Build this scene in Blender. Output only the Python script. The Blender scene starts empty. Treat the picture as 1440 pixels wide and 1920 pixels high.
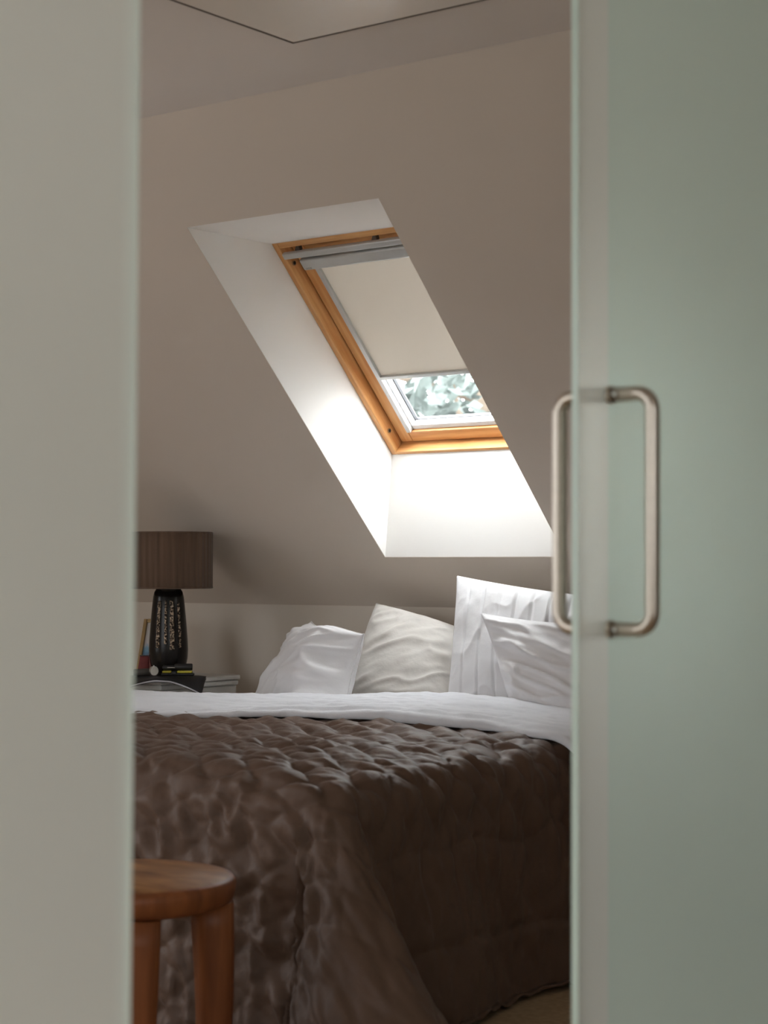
import bpy, bmesh, math, random
import numpy as np
from mathutils import Vector, Matrix, noise as mnoise

# ------------------------------------------------------------------ camera, sky, exposure
scene = bpy.context.scene
COL = scene.collection
F, CX, HY, CAM_Z = 3415.0, 720.0, 1058.0, 1.06      # focal length and horizon in a 1440 x 1920 frame
YAW = math.radians(37.1)
CC, SS = math.cos(YAW), math.sin(YAW)
cam_data = bpy.data.cameras.new('camera')
cam_data.sensor_fit = 'VERTICAL'
cam_data.sensor_height = 36.0
cam_data.lens = F / 1920.0 * 36.0
cam_data.shift_y = (HY - 960.0) / 1920.0
cam_data.clip_start = 0.05
cam_data.dof.use_dof = True
cam_data.dof.focus_distance = 6.0
cam_data.dof.aperture_fstop = 5.0
cam = bpy.data.objects.new('camera', cam_data)
cam.location = (0, 0, CAM_Z)
cam.rotation_euler = (math.pi / 2, 0, YAW)
COL.objects.link(cam)
scene.camera = cam

scene.view_settings.view_transform = 'Standard'
scene.view_settings.look = 'None'
scene.view_settings.gamma = 1.0
scene.view_settings.use_curve_mapping = False
scene.view_settings.exposure = 1.4
try:
    scene.cycles.max_bounces = 12
    scene.cycles.diffuse_bounces = 6
    scene.cycles.transparent_max_bounces = 16
    scene.cycles.use_denoising = True
except Exception:
    pass

SKY = 12.5
world = bpy.data.worlds.new('overcast_sky')
scene.world = world
world.use_nodes = True
wn, wl = world.node_tree.nodes, world.node_tree.links
wn.clear()
w_out = wn.new('ShaderNodeOutputWorld')
w_bg = wn.new('ShaderNodeBackground')
w_tc = wn.new('ShaderNodeTexCoord')
w_sep = wn.new('ShaderNodeSeparateXYZ')
w_map = wn.new('ShaderNodeMapRange')                 # CIE overcast sky: zenith three times the horizon
w_map.inputs['From Min'].default_value = 0.0
w_map.inputs['From Max'].default_value = 1.0
w_map.inputs['To Min'].default_value = 1.0 / 3.0
w_map.inputs['To Max'].default_value = 1.0
w_mul = wn.new('ShaderNodeMath'); w_mul.operation = 'MULTIPLY'; w_mul.inputs[1].default_value = SKY
w_bg.inputs['Color'].default_value = (0.96, 0.985, 1.0, 1)
wl.new(w_tc.outputs['Generated'], w_sep.inputs[0])
wl.new(w_sep.outputs['Z'], w_map.inputs['Value'])
wl.new(w_map.outputs['Result'], w_mul.inputs[0])
wl.new(w_mul.outputs[0], w_bg.inputs['Strength'])
wl.new(w_bg.outputs[0], w_out.inputs['Surface'])


def portal(name, loc, xaxis, yaxis, sx, sy):
    """Sky portal in a window opening (guides the sky's own light, emits nothing itself)."""
    d = bpy.data.lights.new(name, 'AREA')
    d.shape = 'RECTANGLE'; d.size = sx; d.size_y = sy
    d.cycles.is_portal = True
    o = bpy.data.objects.new(name, d)
    x, y = Vector(xaxis).normalized(), Vector(yaxis).normalized()
    z = x.cross(y)
    o.matrix_world = Matrix(((x.x, y.x, z.x, loc[0]), (x.y, y.y, z.y, loc[1]), (x.z, y.z, z.z, loc[2]), (0, 0, 0, 1)))
    COL.objects.link(o)
    return o


# room layout (metres): x along the knee wall, y towards it, z up
D = 5.0                     # knee wall
KNEE = 0.915
CEIL = 2.295
YTOP = D - (CEIL - KNEE)    # where the slope meets the flat ceiling
XG = -5.8                   # gable wall
XP = -1.195                 # glass partition
XH = 1.4                    # hall side wall
YN = -1.4                   # wall behind the camera
OX0, OX1 = -3.65, -2.95     # skylight opening
OY0, OY1 = 3.876, 4.832     # upper / lower edge on the slope
WY, WZ = 4.87, 1.425        # lower edge of the window plane
WL = 0.875                  # window length up the slope
R2 = math.sqrt(0.5)
GW = (-0.2, 2.6, 0.55, 2.10)     # gable window widened to soften the fill, y0,y1,z0,z1
FW = (-4.3, -1.9, 0.60, 2.10)      # unseen window added behind for fill, x0,x1,z0,z1
HW = (-0.9, 0.5, 0.9, 2.0)        # unseen hall window added for fill (in the wall x = XH) y0,y1,z0,z1

portal('skylight_portal', ((OX0 + OX1) / 2, WY - WL / 2 * R2 + 0.16 * R2, WZ + WL / 2 * R2 + 0.16 * R2),
       (1, 0, 0), (0, -R2, R2), OX1 - OX0, WL)
portal('gable_portal', (XG - 0.12, (GW[0] + GW[1]) / 2, (GW[2] + GW[3]) / 2), (0, 0, 1), (0, 1, 0), GW[3] - GW[2], GW[1] - GW[0])
portal('front_portal', ((FW[0] + FW[1]) / 2, YN - 0.12, (FW[2] + FW[3]) / 2), (1, 0, 0), (0, 0, 1), FW[1] - FW[0], FW[3] - FW[2]).rotation_euler = (math.pi / 2, 0, math.pi)
portal('hall_portal', (XH + 0.12, (HW[0] + HW[1]) / 2, (HW[2] + HW[3]) / 2), (0, 1, 0), (0, 0, 1), HW[1] - HW[0], HW[3] - HW[2])


# ------------------------------------------------------------------ materials
def mat(name, color, rough=0.5, metal=0.0, var=0.0, vscale=6.0, bump=0.0, bscale=60.0, stretch=(1, 1, 1), sheen=0.0,
        coat=0.0, spec=0.5, color2=None, detail=4.0):
    m = bpy.data.materials.new(name)
    m.use_nodes = True
    n, l = m.node_tree.nodes, m.node_tree.links
    b = n['Principled BSDF']
    b.inputs['Base Color'].default_value = (*color, 1)
    b.inputs['Roughness'].default_value = rough
    b.inputs['Metallic'].default_value = metal
    b.inputs['Specular IOR Level'].default_value = spec
    b.inputs['Sheen Weight'].default_value = sheen
    b.inputs['Coat Weight'].default_value = coat
    tc = n.new('ShaderNodeTexCoord')
    mp = n.new('ShaderNodeMapping'); mp.inputs['Scale'].default_value = stretch
    l.new(tc.outputs['Object'], mp.inputs['Vector'])
    if var or color2:
        t = n.new('ShaderNodeTexNoise'); t.inputs['Scale'].default_value = vscale; t.inputs['Detail'].default_value = detail
        l.new(mp.outputs[0], t.inputs['Vector'])
        r = n.new('ShaderNodeValToRGB')
        c1 = tuple(c * (1 - var) for c in color) if not color2 else color
        c2 = tuple(min(1, c * (1 + var)) for c in color) if not color2 else color2
        r.color_ramp.elements[0].position = 0.32; r.color_ramp.elements[0].color = (*c1, 1)
        r.color_ramp.elements[1].position = 0.68; r.color_ramp.elements[1].color = (*c2, 1)
        l.new(t.outputs['Fac'], r.inputs[0]); l.new(r.outputs[0], b.inputs['Base Color'])
    if bump:
        t2 = n.new('ShaderNodeTexNoise'); t2.inputs['Scale'].default_value = bscale; t2.inputs['Detail'].default_value = 5
        l.new(mp.outputs[0], t2.inputs['Vector'])
        bp = n.new('ShaderNodeBump'); bp.inputs['Strength'].default_value = bump; bp.inputs['Distance'].default_value = 0.01
        l.new(t2.outputs['Fac'], bp.inputs['Height']); l.new(bp.outputs[0], b.inputs['Normal'])
    return m


def clear_glass(name, tint=(1, 1, 1), gloss=0.06, rough=0.02):
    m = bpy.data.materials.new(name); m.use_nodes = True
    n, l = m.node_tree.nodes, m.node_tree.links
    n.clear()
    o = n.new('ShaderNodeOutputMaterial'); t = n.new('ShaderNodeBsdfTransparent'); g = n.new('ShaderNodeBsdfGlossy')
    x = n.new('ShaderNodeMixShader'); fr = n.new('ShaderNodeLayerWeight'); fr.inputs['Blend'].default_value = 0.12
    t.inputs['Color'].default_value = (*tint, 1); g.inputs['Roughness'].default_value = rough
    mm = n.new('ShaderNodeMath'); mm.operation = 'MULTIPLY'; mm.inputs[1].default_value = 0.35
    l.new(fr.outputs['Fresnel'], mm.inputs[0])
    l.new(mm.outputs[0], x.inputs[0]); l.new(t.outputs[0], x.inputs[1]); l.new(g.outputs[0], x.inputs[2])
    l.new(x.outputs[0], o.inputs['Surface'])
    return m


def frosted(name, trans, diff, k_diff=0.22, k_clear=0.30, gloss=0.05):
    """acid-etched glass: scatters the light that comes through, a little sheen in front"""
    m = bpy.data.materials.new(name); m.use_nodes = True
    n, l = m.node_tree.nodes, m.node_tree.links
    n.clear()
    o = n.new('ShaderNodeOutputMaterial')
    tr = n.new('ShaderNodeBsdfTranslucent'); tr.inputs['Color'].default_value = (*trans, 1)
    df = n.new('ShaderNodeBsdfDiffuse'); df.inputs['Color'].default_value = (*diff, 1)
    rf = n.new('ShaderNodeBsdfRefraction'); rf.inputs['Roughness'].default_value = 0.75; rf.inputs['IOR'].default_value = 1.2
    rf.inputs['Color'].default_value = (*trans, 1)
    gl = n.new('ShaderNodeBsdfGlossy'); gl.inputs['Roughness'].default_value = 0.3
    m1 = n.new('ShaderNodeMixShader'); m1.inputs[0].default_value = k_diff
    l.new(tr.outputs[0], m1.inputs[1]); l.new(df.outputs[0], m1.inputs[2])
    m2 = n.new('ShaderNodeMixShader'); m2.inputs[0].default_value = k_clear
    l.new(m1.outputs[0], m2.inputs[1]); l.new(rf.outputs[0], m2.inputs[2])
    m3 = n.new('ShaderNodeMixShader'); m3.inputs[0].default_value = gloss
    l.new(m2.outputs[0], m3.inputs[1]); l.new(gl.outputs[0], m3.inputs[2])
    l.new(m3.outputs[0], o.inputs['Surface'])
    return m


M = {}
M['wall'] = mat('warm_grey_wall_paint', (0.615, 0.54, 0.47), 0.9, var=0.02, vscale=1.5, bump=0.03, bscale=180, spec=0.2)
M['knee'] = mat('beige_wall_paint', (0.64, 0.58, 0.51), 0.9, var=0.02, vscale=2, bump=0.03, bscale=180, spec=0.2)
M['reveal'] = mat('white_reveal_paint', (0.86, 0.84, 0.815), 0.85, var=0.01, vscale=3, bump=0.02, bscale=150, spec=0.2)
M['ceil'] = mat('ceiling_paint', (0.78, 0.725, 0.69), 0.9, var=0.02, vscale=1.5, bump=0.03, bscale=160, spec=0.2)
M['hallwall'] = mat('hall_wall_paint', (0.66, 0.64, 0.59), 0.9, var=0.02, bump=0.03, bscale=160, spec=0.2)
M['floor'] = mat('tan_carpet', (0.42, 0.31, 0.20), 0.95, var=0.12, vscale=60, bump=0.4, bscale=500, spec=0.1)
M['hatch'] = mat('satin_panel_lacquer', (0.76, 0.70, 0.64), 0.25, var=0.01, bump=0.01, bscale=30, spec=0.5)
M['gap'] = mat('gap_shade_bracket_brown', (0.10, 0.075, 0.06), 0.9, var=0.1)  # dark brown for painted gap shade and for the bar brackets
M['pine'] = mat('varnished_pine', (0.60, 0.27, 0.085), 0.38, vscale=5.0, stretch=(14, 1.0, 14), color2=(0.76, 0.43, 0.18), bump=0.04, bscale=30, coat=0.25)
M['pine_x'] = mat('varnished_pine_cross', (0.60, 0.27, 0.085), 0.38, vscale=5.0, stretch=(1.0, 14, 14), color2=(0.76, 0.43, 0.18), bump=0.04, bscale=30, coat=0.25)
M['alu'] = mat('grey_aluminium', (0.56, 0.57, 0.57), 0.42, metal=0.55, var=0.03, vscale=20)
M['white_alu'] = mat('white_lacquered_bead', (0.80, 0.81, 0.82), 0.45, var=0.02, vscale=10)
M['gasket'] = mat('black_rubber_gasket', (0.03, 0.03, 0.035), 0.7, var=0.1)
M['bolt'] = mat('dark_bolt', (0.04, 0.035, 0.03), 0.4, metal=0.6, var=0.1)
M['pane'] = clear_glass('window_glass', (0.93, 0.96, 0.96))
M['hall_pane'] = clear_glass('hall_window_glass', (0.42, 0.42, 0.42))  # tint sets how much the added hall window brightens
M['fill_pane'] = clear_glass('fill_dimming_glass', (0.21, 0.21, 0.21))  # grey tint added to weaken the fill from out-of-view windows
def blind_cloth():
    m = bpy.data.materials.new('beige_blind_cloth'); m.use_nodes = True
    n, l = m.node_tree.nodes, m.node_tree.links
    n.clear()
    o = n.new('ShaderNodeOutputMaterial'); d = n.new('ShaderNodeBsdfDiffuse'); t = n.new('ShaderNodeBsdfTranslucent'); x = n.new('ShaderNodeMixShader')
    tc = n.new('ShaderNodeTexCoord'); w = n.new('ShaderNodeTexNoise'); w.inputs['Scale'].default_value = 320
    bp = n.new('ShaderNodeBump'); bp.inputs['Strength'].default_value = 0.06; bp.inputs['Distance'].default_value = 0.002
    l.new(tc.outputs['Object'], w.inputs['Vector']); l.new(w.outputs['Fac'], bp.inputs['Height']); l.new(bp.outputs[0], d.inputs['Normal'])
    d.inputs['Color'].default_value = (0.70, 0.64, 0.565, 1); t.inputs['Color'].default_value = (0.72, 0.62, 0.50, 1)
    x.inputs[0].default_value = 0.009
    l.new(d.outputs[0], x.inputs[1]); l.new(t.outputs[0], x.inputs[2]); l.new(x.outputs[0], o.inputs['Surface'])
    return m


M['blind'] = blind_cloth()
M['etched'] = frosted('etched_green_glass', (0.80, 0.95, 0.885), (0.70, 0.80, 0.74))
M['etched_grey'] = frosted('etched_grey_glass', (0.90, 0.92, 0.88), (0.72, 0.74, 0.70))
M['band'] = frosted('edge_reflection_band', (0.93, 0.97, 0.93), (0.80, 0.83, 0.79), k_diff=0.35)  # lighter glass colour stands in for the reflection along the pane edge
M['glass_back'] = clear_glass('clear_glass_face', (0.95, 0.975, 0.96))
M['glass_edge'] = mat('green_glass_edge', (0.62, 0.76, 0.69), 0.25, var=0.03)
M['steel'] = mat('brushed_steel', (0.58, 0.52, 0.45), 0.32, metal=1.0, var=0.04, vscale=40, stretch=(1, 1, 8), bump=0.02, bscale=200)
M['steel_dark'] = mat('steel_track', (0.45, 0.45, 0.44), 0.4, metal=0.9, var=0.03)
M['quilt'] = mat('brown_satin_quilt', (0.108, 0.063, 0.043), 0.55, var=0.08, vscale=9, bump=0.2, bscale=55, sheen=0.05, spec=0.28)
M['linen'] = mat('white_cotton', (0.64, 0.645, 0.685), 0.85, var=0.015, vscale=10, bump=0.12, bscale=90, sheen=0.1, spec=0.2)
M['cushion'] = mat('white_satin_cotton', (0.69, 0.68, 0.695), 0.6, var=0.015, vscale=8, bump=0.10, bscale=60, sheen=0.15, spec=0.35)
M['cushion_warm'] = mat('off_white_cotton', (0.54, 0.51, 0.48), 0.8, var=0.03, vscale=7, bump=0.12, bscale=70, sheen=0.1, spec=0.25)
M['matt'] = mat('mattress_ticking', (0.75, 0.74, 0.72), 0.9, var=0.02)
M['bedbase'] = mat('dark_bed_base', (0.12, 0.09, 0.07), 0.8, var=0.1)
M['stool'] = mat('reddish_teak', (0.15, 0.044, 0.014), 0.45, vscale=3.5, stretch=(9, 9, 0.9), color2=(0.25, 0.082, 0.026), bump=0.05, bscale=25, spec=0.3)
M['stool_top'] = mat('worn_teak_top', (0.16, 0.06, 0.020), 0.5, spec=0.25, vscale=4.5, stretch=(1.4, 3, 1), color2=(0.44, 0.215, 0.078), bump=0.05, bscale=30)
M['shade'] = mat('brown_thread_shade', (0.072, 0.038, 0.020), 0.75, vscale=9, stretch=(6, 6, 0.25), color2=(0.125, 0.070, 0.040), bump=0.1, bscale=200, sheen=0.2)
M['lampglass'] = mat('black_lamp_glass', (0.010, 0.008, 0.007), 0.22, var=0.1, spec=0.3)
M['brass'] = mat('dull_brass', (0.40, 0.29, 0.15), 0.4, metal=0.9, var=0.08, vscale=30)
M['paintgrey'] = mat('grey_white_furniture_paint', (0.55, 0.55, 0.545), 0.5, var=0.02, bump=0.02)
M['black'] = mat('black_plastic', (0.015, 0.015, 0.016), 0.4, var=0.1)
M['yellow'] = mat('yellow_plastic', (0.52, 0.44, 0.045), 0.35, var=0.06)
M['paper'] = mat('magazine_paper', (0.62, 0.62, 0.66), 0.6, var=0.03, vscale=50)
M['cover'] = mat('dark_magazine_cover', (0.016, 0.016, 0.019), 0.5, spec=0.2, var=0.3, vscale=10)
M['leather'] = mat('dark_watch_strap', (0.05, 0.042, 0.035), 0.6, var=0.15, vscale=60)
M['silver'] = mat('silver_watch_case', (0.62, 0.61, 0.58), 0.25, metal=0.9, var=0.03)
M['dial'] = mat('pale_watch_dial', (0.62, 0.60, 0.55), 0.35, var=0.04)
M['red'] = mat('red_cloth', (0.16, 0.03, 0.028), 0.8, var=0.1, vscale=30)
M['bark'] = mat('tree_bark', (0.16, 0.12, 0.09), 0.9, var=0.2, vscale=12, bump=0.3)
M['leaf'] = mat('pale_leaf', (0.090, 0.105, 0.098), 0.6, var=0.3, spec=0.2, vscale=2)


def glitter_material():
    m = bpy.data.materials.new('hammered_glass_strip'); m.use_nodes = True
    n, l = m.node_tree.nodes, m.node_tree.links
    b = n['Principled BSDF']
    tc = n.new('ShaderNodeTexCoord'); v = n.new('ShaderNodeTexVoronoi'); v.inputs['Scale'].default_value = 210
    l.new(tc.outputs['Object'], v.inputs['Vector'])
    r = n.new('ShaderNodeValToRGB')
    r.color_ramp.elements[0].position = 0.30; r.color_ramp.elements[0].color = (0.02, 0.012, 0.008, 1)
    r.color_ramp.elements[1].position = 0.85; r.color_ramp.elements[1].color = (0.55, 0.43, 0.32, 1)
    sep = n.new('ShaderNodeSeparateColor')
    l.new(v.outputs['Color'], sep.inputs[0]); l.new(sep.outputs[0], r.inputs[0]); l.new(r.outputs[0], b.inputs['Base Color'])
    b.inputs['Roughness'].default_value = 0.25; b.inputs['Metallic'].default_value = 0.5
    bp = n.new('ShaderNodeBump'); bp.inputs['Strength'].default_value = 0.9; bp.inputs['Distance'].default_value = 0.004
    l.new(v.outputs['Distance'], bp.inputs['Height']); l.new(bp.outputs[0], b.inputs['Normal'])
    return m


def photo_material():
    m = bpy.data.materials.new('printed_photo'); m.use_nodes = True
    n, l = m.node_tree.nodes, m.node_tree.links
    b = n['Principled BSDF']; b.inputs['Roughness'].default_value = 0.3
    tc = n.new('ShaderNodeTexCoord'); s = n.new('ShaderNodeSeparateXYZ'); l.new(tc.outputs['Generated'], s.inputs[0])
    nz = n.new('ShaderNodeTexNoise'); nz.inputs['Scale'].default_value = 7
    l.new(tc.outputs['Generated'], nz.inputs['Vector'])
    a = n.new('ShaderNodeMath'); a.operation = 'MULTIPLY_ADD'; a.inputs[1].default_value = 0.35
    l.new(nz.outputs['Fac'], a.inputs[0]); l.new(s.outputs['Z'], a.inputs[2])
    r = n.new('ShaderNodeValToRGB'); e = r.color_ramp.elements
    e[0].position = 0.0; e[0].color = (0.05, 0.08, 0.10, 1)
    e[1].position = 1.0; e[1].color = (0.55, 0.53, 0.52, 1)
    for p, c in ((0.35, (0.25, 0.07, 0.06)), (0.5, (0.12, 0.24, 0.36)), (0.62, (0.20, 0.36, 0.50)), (0.72, (0.55, 0.53, 0.53))):
        k = e.new(p); k.color = (*c, 1)
    l.new(a.outputs[0], r.inputs[0]); l.new(r.outputs[0], b.inputs['Base Color'])
    return m


M['glitter'] = glitter_material()
M['photo'] = photo_material()


# ------------------------------------------------------------------ builders
def link(name, mesh, material=None, parent=None, smooth=False):
    o = bpy.data.objects.new(name, mesh)
    COL.objects.link(o)
    if material is not None:
        for mm in (material if isinstance(material, (list, tuple)) else [material]):
            mesh.materials.append(mm)
    if smooth:
        mesh.polygons.foreach_set('use_smooth', [True] * len(mesh.polygons))
    if parent is not None:
        o.parent = parent
    return o


def pyd(name, verts, faces, material=None, parent=None, smooth=False):
    me = bpy.data.meshes.new(name)
    me.from_pydata([tuple(v) for v in verts], [], [tuple(f) for f in faces])
    me.update()
    return link(name, me, material, parent, smooth)


def bmobj(name, bm, material=None, parent=None, smooth=False):
    me = bpy.data.meshes.new(name)
    bmesh.ops.recalc_face_normals(bm, faces=bm.faces[:])
    bm.to_mesh(me); bm.free()
    return link(name, me, material, parent, smooth)


def bbox_bm(lo, hi, bevel=0.0, seg=2, bm=None):
    b = bm or bmesh.new()
    g = bmesh.ops.create_cube(b, size=1.0)
    vs = g['verts']
    for v in vs:
        v.co = Vector([lo[i] + (v.co[i] + 0.5) * (hi[i] - lo[i]) for i in range(3)])
    if bevel > 0:
        es = list({e for v in vs for e in v.link_edges})
        bmesh.ops.bevel(b, geom=es, offset=bevel, segments=seg, affect='EDGES', profile=0.5)
    return b


def box(name, lo, hi, material, parent=None, bevel=0.0, seg=2):
    return bmobj(name, bbox_bm(lo, hi, bevel, seg), material, parent)


def lathe(name, prof, material, parent=None, seg=48, smooth=True, ripple=None, center=(0, 0, 0)):
    verts, faces = [], []
    for r, z in prof:
        for k in range(seg):
            a = 2 * math.pi * k / seg
            rr = r * (1 + (ripple(a) if ripple else 0))
            verts.append((center[0] + rr * math.cos(a), center[1] + rr * math.sin(a), center[2] + z))
    for i in range(len(prof) - 1):
        for k in range(seg):
            k2 = (k + 1) % seg
            faces.append((i * seg + k, i * seg + k2, (i + 1) * seg + k2, (i + 1) * seg + k))
    return pyd(name, verts, faces, material, parent, smooth)


def tube_bm(pts, rad, seg=16, bm=None, cap=True):
    b = bm or bmesh.new()
    pts = [Vector(p) for p in pts]
    rings = []
    up = None
    for i, p in enumerate(pts):
        t = (pts[min(i + 1, len(pts) - 1)] - pts[max(i - 1, 0)]).normalized()
        if up is None:
            up = Vector((0, 0, 1)) if abs(t.z) < 0.9 else Vector((1, 0, 0))
        side = t.cross(up).normalized(); up = side.cross(t).normalized()
        r = rad[i] if isinstance(rad, (list, tuple)) else rad
        rings.append([b.verts.new(p + r * (math.cos(2 * math.pi * k / seg) * side + math.sin(2 * math.pi * k / seg) * up)) for k in range(seg)])
    for i in range(len(rings) - 1):
        for k in range(seg):
            b.faces.new((rings[i][k], rings[i][(k + 1) % seg], rings[i + 1][(k + 1) % seg], rings[i + 1][k]))
    if cap:
        b.faces.new(rings[0]); b.faces.new(rings[-1])
    return b


def empty(name, loc=(0, 0, 0), rot=(0, 0, 0)):
    o = bpy.data.objects.new(name, None)
    o.location = loc; o.rotation_euler = rot
    o.empty_display_size = 0.05
    COL.objects.link(o)
    return o


def tag(o, label, cat, group=None, kind=None):
    o['label'] = label; o['category'] = cat
    if group: o['group'] = group
    if kind: o['kind'] = kind
    return o


def px(x, y, Y):
    """point on the plane y = Y (a known distance from the knee wall) seen at a pixel"""
    u = (x - CX) / F
    t = Y / (u * SS + CC)
    return Vector(((u * CC - SS) * t, Y, CAM_Z + (HY - y) / F * t))


def prism(name, polys, direction, material, parent=None):
    """flat polygons given a thickness along a direction, one mesh"""
    d = Vector(direction)
    bm = bmesh.new()
    for poly in polys:
        a = [bm.verts.new(Vector(p)) for p in poly]
        c = [bm.verts.new(Vector(p) + d) for p in poly]
        bm.faces.new(a); bm.faces.new(c[::-1])
        for i in range(len(poly)):
            j = (i + 1) % len(poly)
            bm.faces.new((a[i], a[j], c[j], c[i]))
    return bmobj(name, bm, material, parent)


# ------------------------------------------------------------------ the setting
TH = 0.06
tag(box('floor', (XG, YN, -0.1), (XH, D, 0.0), M['floor']), 'tan carpeted floor below the bed', 'floor', kind='structure')
tag(box('wall_back', (XG, D, 0.0), (XH, D + TH, KNEE), M['knee']), 'low beige knee wall behind the pillows', 'wall', kind='structure')


def slope_pt(x, y):
    return (x, y, KNEE + D - y)


slope_polys = []
for x0, x1, y0, y1 in ((XG, OX0, YTOP, D), (OX1, XH, YTOP, D), (OX0, OX1, YTOP, OY0), (OX0, OX1, OY1, D)):
    slope_polys.append([slope_pt(x0, y1), slope_pt(x1, y1), slope_pt(x1, y0), slope_pt(x0, y0)])
wall_sloped = prism('wall_sloped', slope_polys, (0, 0.02 * R2, 0.02 * R2), M['wall'])
tag(wall_sloped, 'warm grey sloping attic wall around the skylight', 'wall', kind='structure')
# reveals of the skylight recess: vertical cheeks, vertical bottom, level top
zt = WZ + WL * R2; yt = WY - WL * R2
EX = 0.13 * R2                                     # the lining runs on behind the window frame
s_lo = (OY1 + 0.001, slope_pt(0, OY1)[2] + 0.001); s_hi = (OY0 + 0.001, slope_pt(0, OY0)[2] + 0.001)
cheek = [s_lo, s_hi, (yt, zt), (yt + EX, zt + EX), (WY + EX, WZ + EX), (WY, WZ)]
IN = 0.0006
for x, dx in ((OX0 + IN, -0.02), (OX1 - IN, 0.02)):
    prism('reveal_cheek', [[(x, a, b) for a, b in cheek]], (dx, 0, 0), M['reveal'], wall_sloped)
prism('reveal_top', [[(OX0, s_hi[0] + IN, s_hi[1] - IN), (OX1, s_hi[0] + IN, s_hi[1] - IN), (OX1, yt, zt - IN), (OX0, yt, zt - IN)],
                     [(OX0, yt, zt - IN), (OX1, yt, zt - IN), (OX1, yt + EX, zt + EX), (OX0, yt + EX, zt + EX)]], (0, -0.01, 0.02), M['reveal'], wall_sloped)
prism('reveal_bottom', [[(OX0, s_lo[0] - IN, s_lo[1] + IN), (OX1, s_lo[0] - IN, s_lo[1] + IN), (OX1, WY - IN, WZ), (OX0, WY - IN, WZ)],
                        [(OX0, WY - IN, WZ), (OX1, WY - IN, WZ), (OX1, WY + EX, WZ + EX), (OX0, WY + EX, WZ + EX)]], (0, 0.02, -0.01), M['reveal'], wall_sloped)

ceiling = tag(box('ceiling', (XG, YN, CEIL), (XH, YTOP + 0.02, CEIL + 0.06), M['ceil']), 'off-white flat ceiling above the sloping wall', 'ceiling', kind='structure')


def wall_with_window(name, x0, x1, win, material, label):
    """gable-shaped end wall (constant x) with a rectangular window hole"""
    y0, y1, z0, z1 = win
    polys = [[(x0, YN, 0), (x0, y0, 0), (x0, y0, CEIL), (x0, YN, CEIL)],
             [(x0, y0, 0), (x0, y1, 0), (x0, y1, z0), (x0, y0, z0)],
             [(x0, y0, z1), (x0, y1, z1), (x0, y1, CEIL), (x0, y0, CEIL)],
             [(x0, y1, 0), (x0, D, 0), (x0, D, KNEE), (x0, YTOP, CEIL), (x0, y1, CEIL)]]
    o = prism(name, polys, (x1 - x0, 0, 0), material)
    return tag(o, label, 'wall', kind='structure')


wall_with_window('wall_left', XG, XG - TH, GW, M['wall'], 'gable end wall at the far side of the bedroom')
wall_with_window('wall_right', XH, XH + TH, HW, M['hallwall'], 'hall side wall opposite the glass partition')
def front_rect(xa, xb, za, zb):
    return [(xa, YN, za), (xb, YN, za), (xb, YN, zb), (xa, YN, zb)]


tag(prism('wall_front', [front_rect(XG, FW[0], 0, CEIL), front_rect(FW[1], XH, 0, CEIL), front_rect(FW[0], FW[1], 0, FW[2]), front_rect(FW[0], FW[1], FW[3], CEIL)],
          (0, -TH, 0), M['hallwall']), 'plain wall behind the viewer with an added fill window', 'wall', kind='structure')


def plain_window(name, x, sx, win, label, front=False, glass='fill_pane'):
    y0, y1, z0, z1 = win
    w = empty(name, ((y0 + y1) / 2, x, z0) if front else (x, (y0 + y1) / 2, z0), (0, 0, math.pi / 2 if front else 0))
    tag(w, label, 'window', kind='structure')
    hy, h = (y1 - y0) / 2, z1 - z0
    d0, d1 = sorted((0.0, sx * 0.05))
    for a, b in (((-hy, 0), (-hy + 0.05, h)), ((hy - 0.05, 0), (hy, h))):
        box('stile', (d0, a[0], a[1]), (d1, b[0], b[1]), M['white_alu'], w, 0.003)
    for a, b in ((0, 0.05), (h - 0.05, h)):
        box('rail', (d0, -hy + 0.05, a), (d1, hy - 0.05, b), M['white_alu'], w, 0.003)
    xm = sx * 0.025
    pyd('pane', [(xm, -hy + .05, .05), (xm, hy - .05, .05), (xm, hy - .05, h - .05), (xm, -hy + .05, h - .05)], [(0, 1, 2, 3)], M[glass], w)
    return w


plain_window('window_2', XG, -1, GW, 'white framed window in the gable wall')
plain_window('fill_window_4', YN, -1, FW, 'wide unseen window added in the wall behind for fill', True)
plain_window('fill_window_3', XH, 1, HW, 'unseen window added in the hall wall for fill', glass='hall_pane')

# glass partition: solid wall beyond the glass on both sides, header above
GT = 0.010
LP0, LP1 = 0.20, 1.1805      # left pane y range
RP0, RP1 = 1.980, 2.880     # right pane y range
PZ0, PZ1 = 0.012, 2.20
part = prism('wall_partition', [
    [(XP - 0.05, YN, 0), (XP - 0.05, LP0 - 0.004, 0), (XP - 0.05, LP0 - 0.004, CEIL), (XP - 0.05, YN, CEIL)],
    [(XP - 0.05, RP1 + 0.004, 0), (XP - 0.05, D, 0), (XP - 0.05, D, KNEE), (XP - 0.05, YTOP, CEIL), (XP - 0.05, RP1 + 0.004, CEIL)],
    [(XP - 0.05, LP0 - 0.004, PZ1 + 0.03), (XP - 0.05, RP1 + 0.004, PZ1 + 0.03), (XP - 0.05, RP1 + 0.004, CEIL), (XP - 0.05, LP0 - 0.004, CEIL)]],
    (0.09, 0, 0), M['hallwall'])
tag(part, 'plastered partition wall holding the two glass panels', 'wall', kind='structure')
tag(box('trim_1', (XP - 0.03, LP0, PZ1 + 0.001), (XP + 0.02, RP1, PZ1 + 0.029), M['steel_dark'], None, 0.003), 'steel head track above the glass panels', 'trim', kind='structure')


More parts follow.
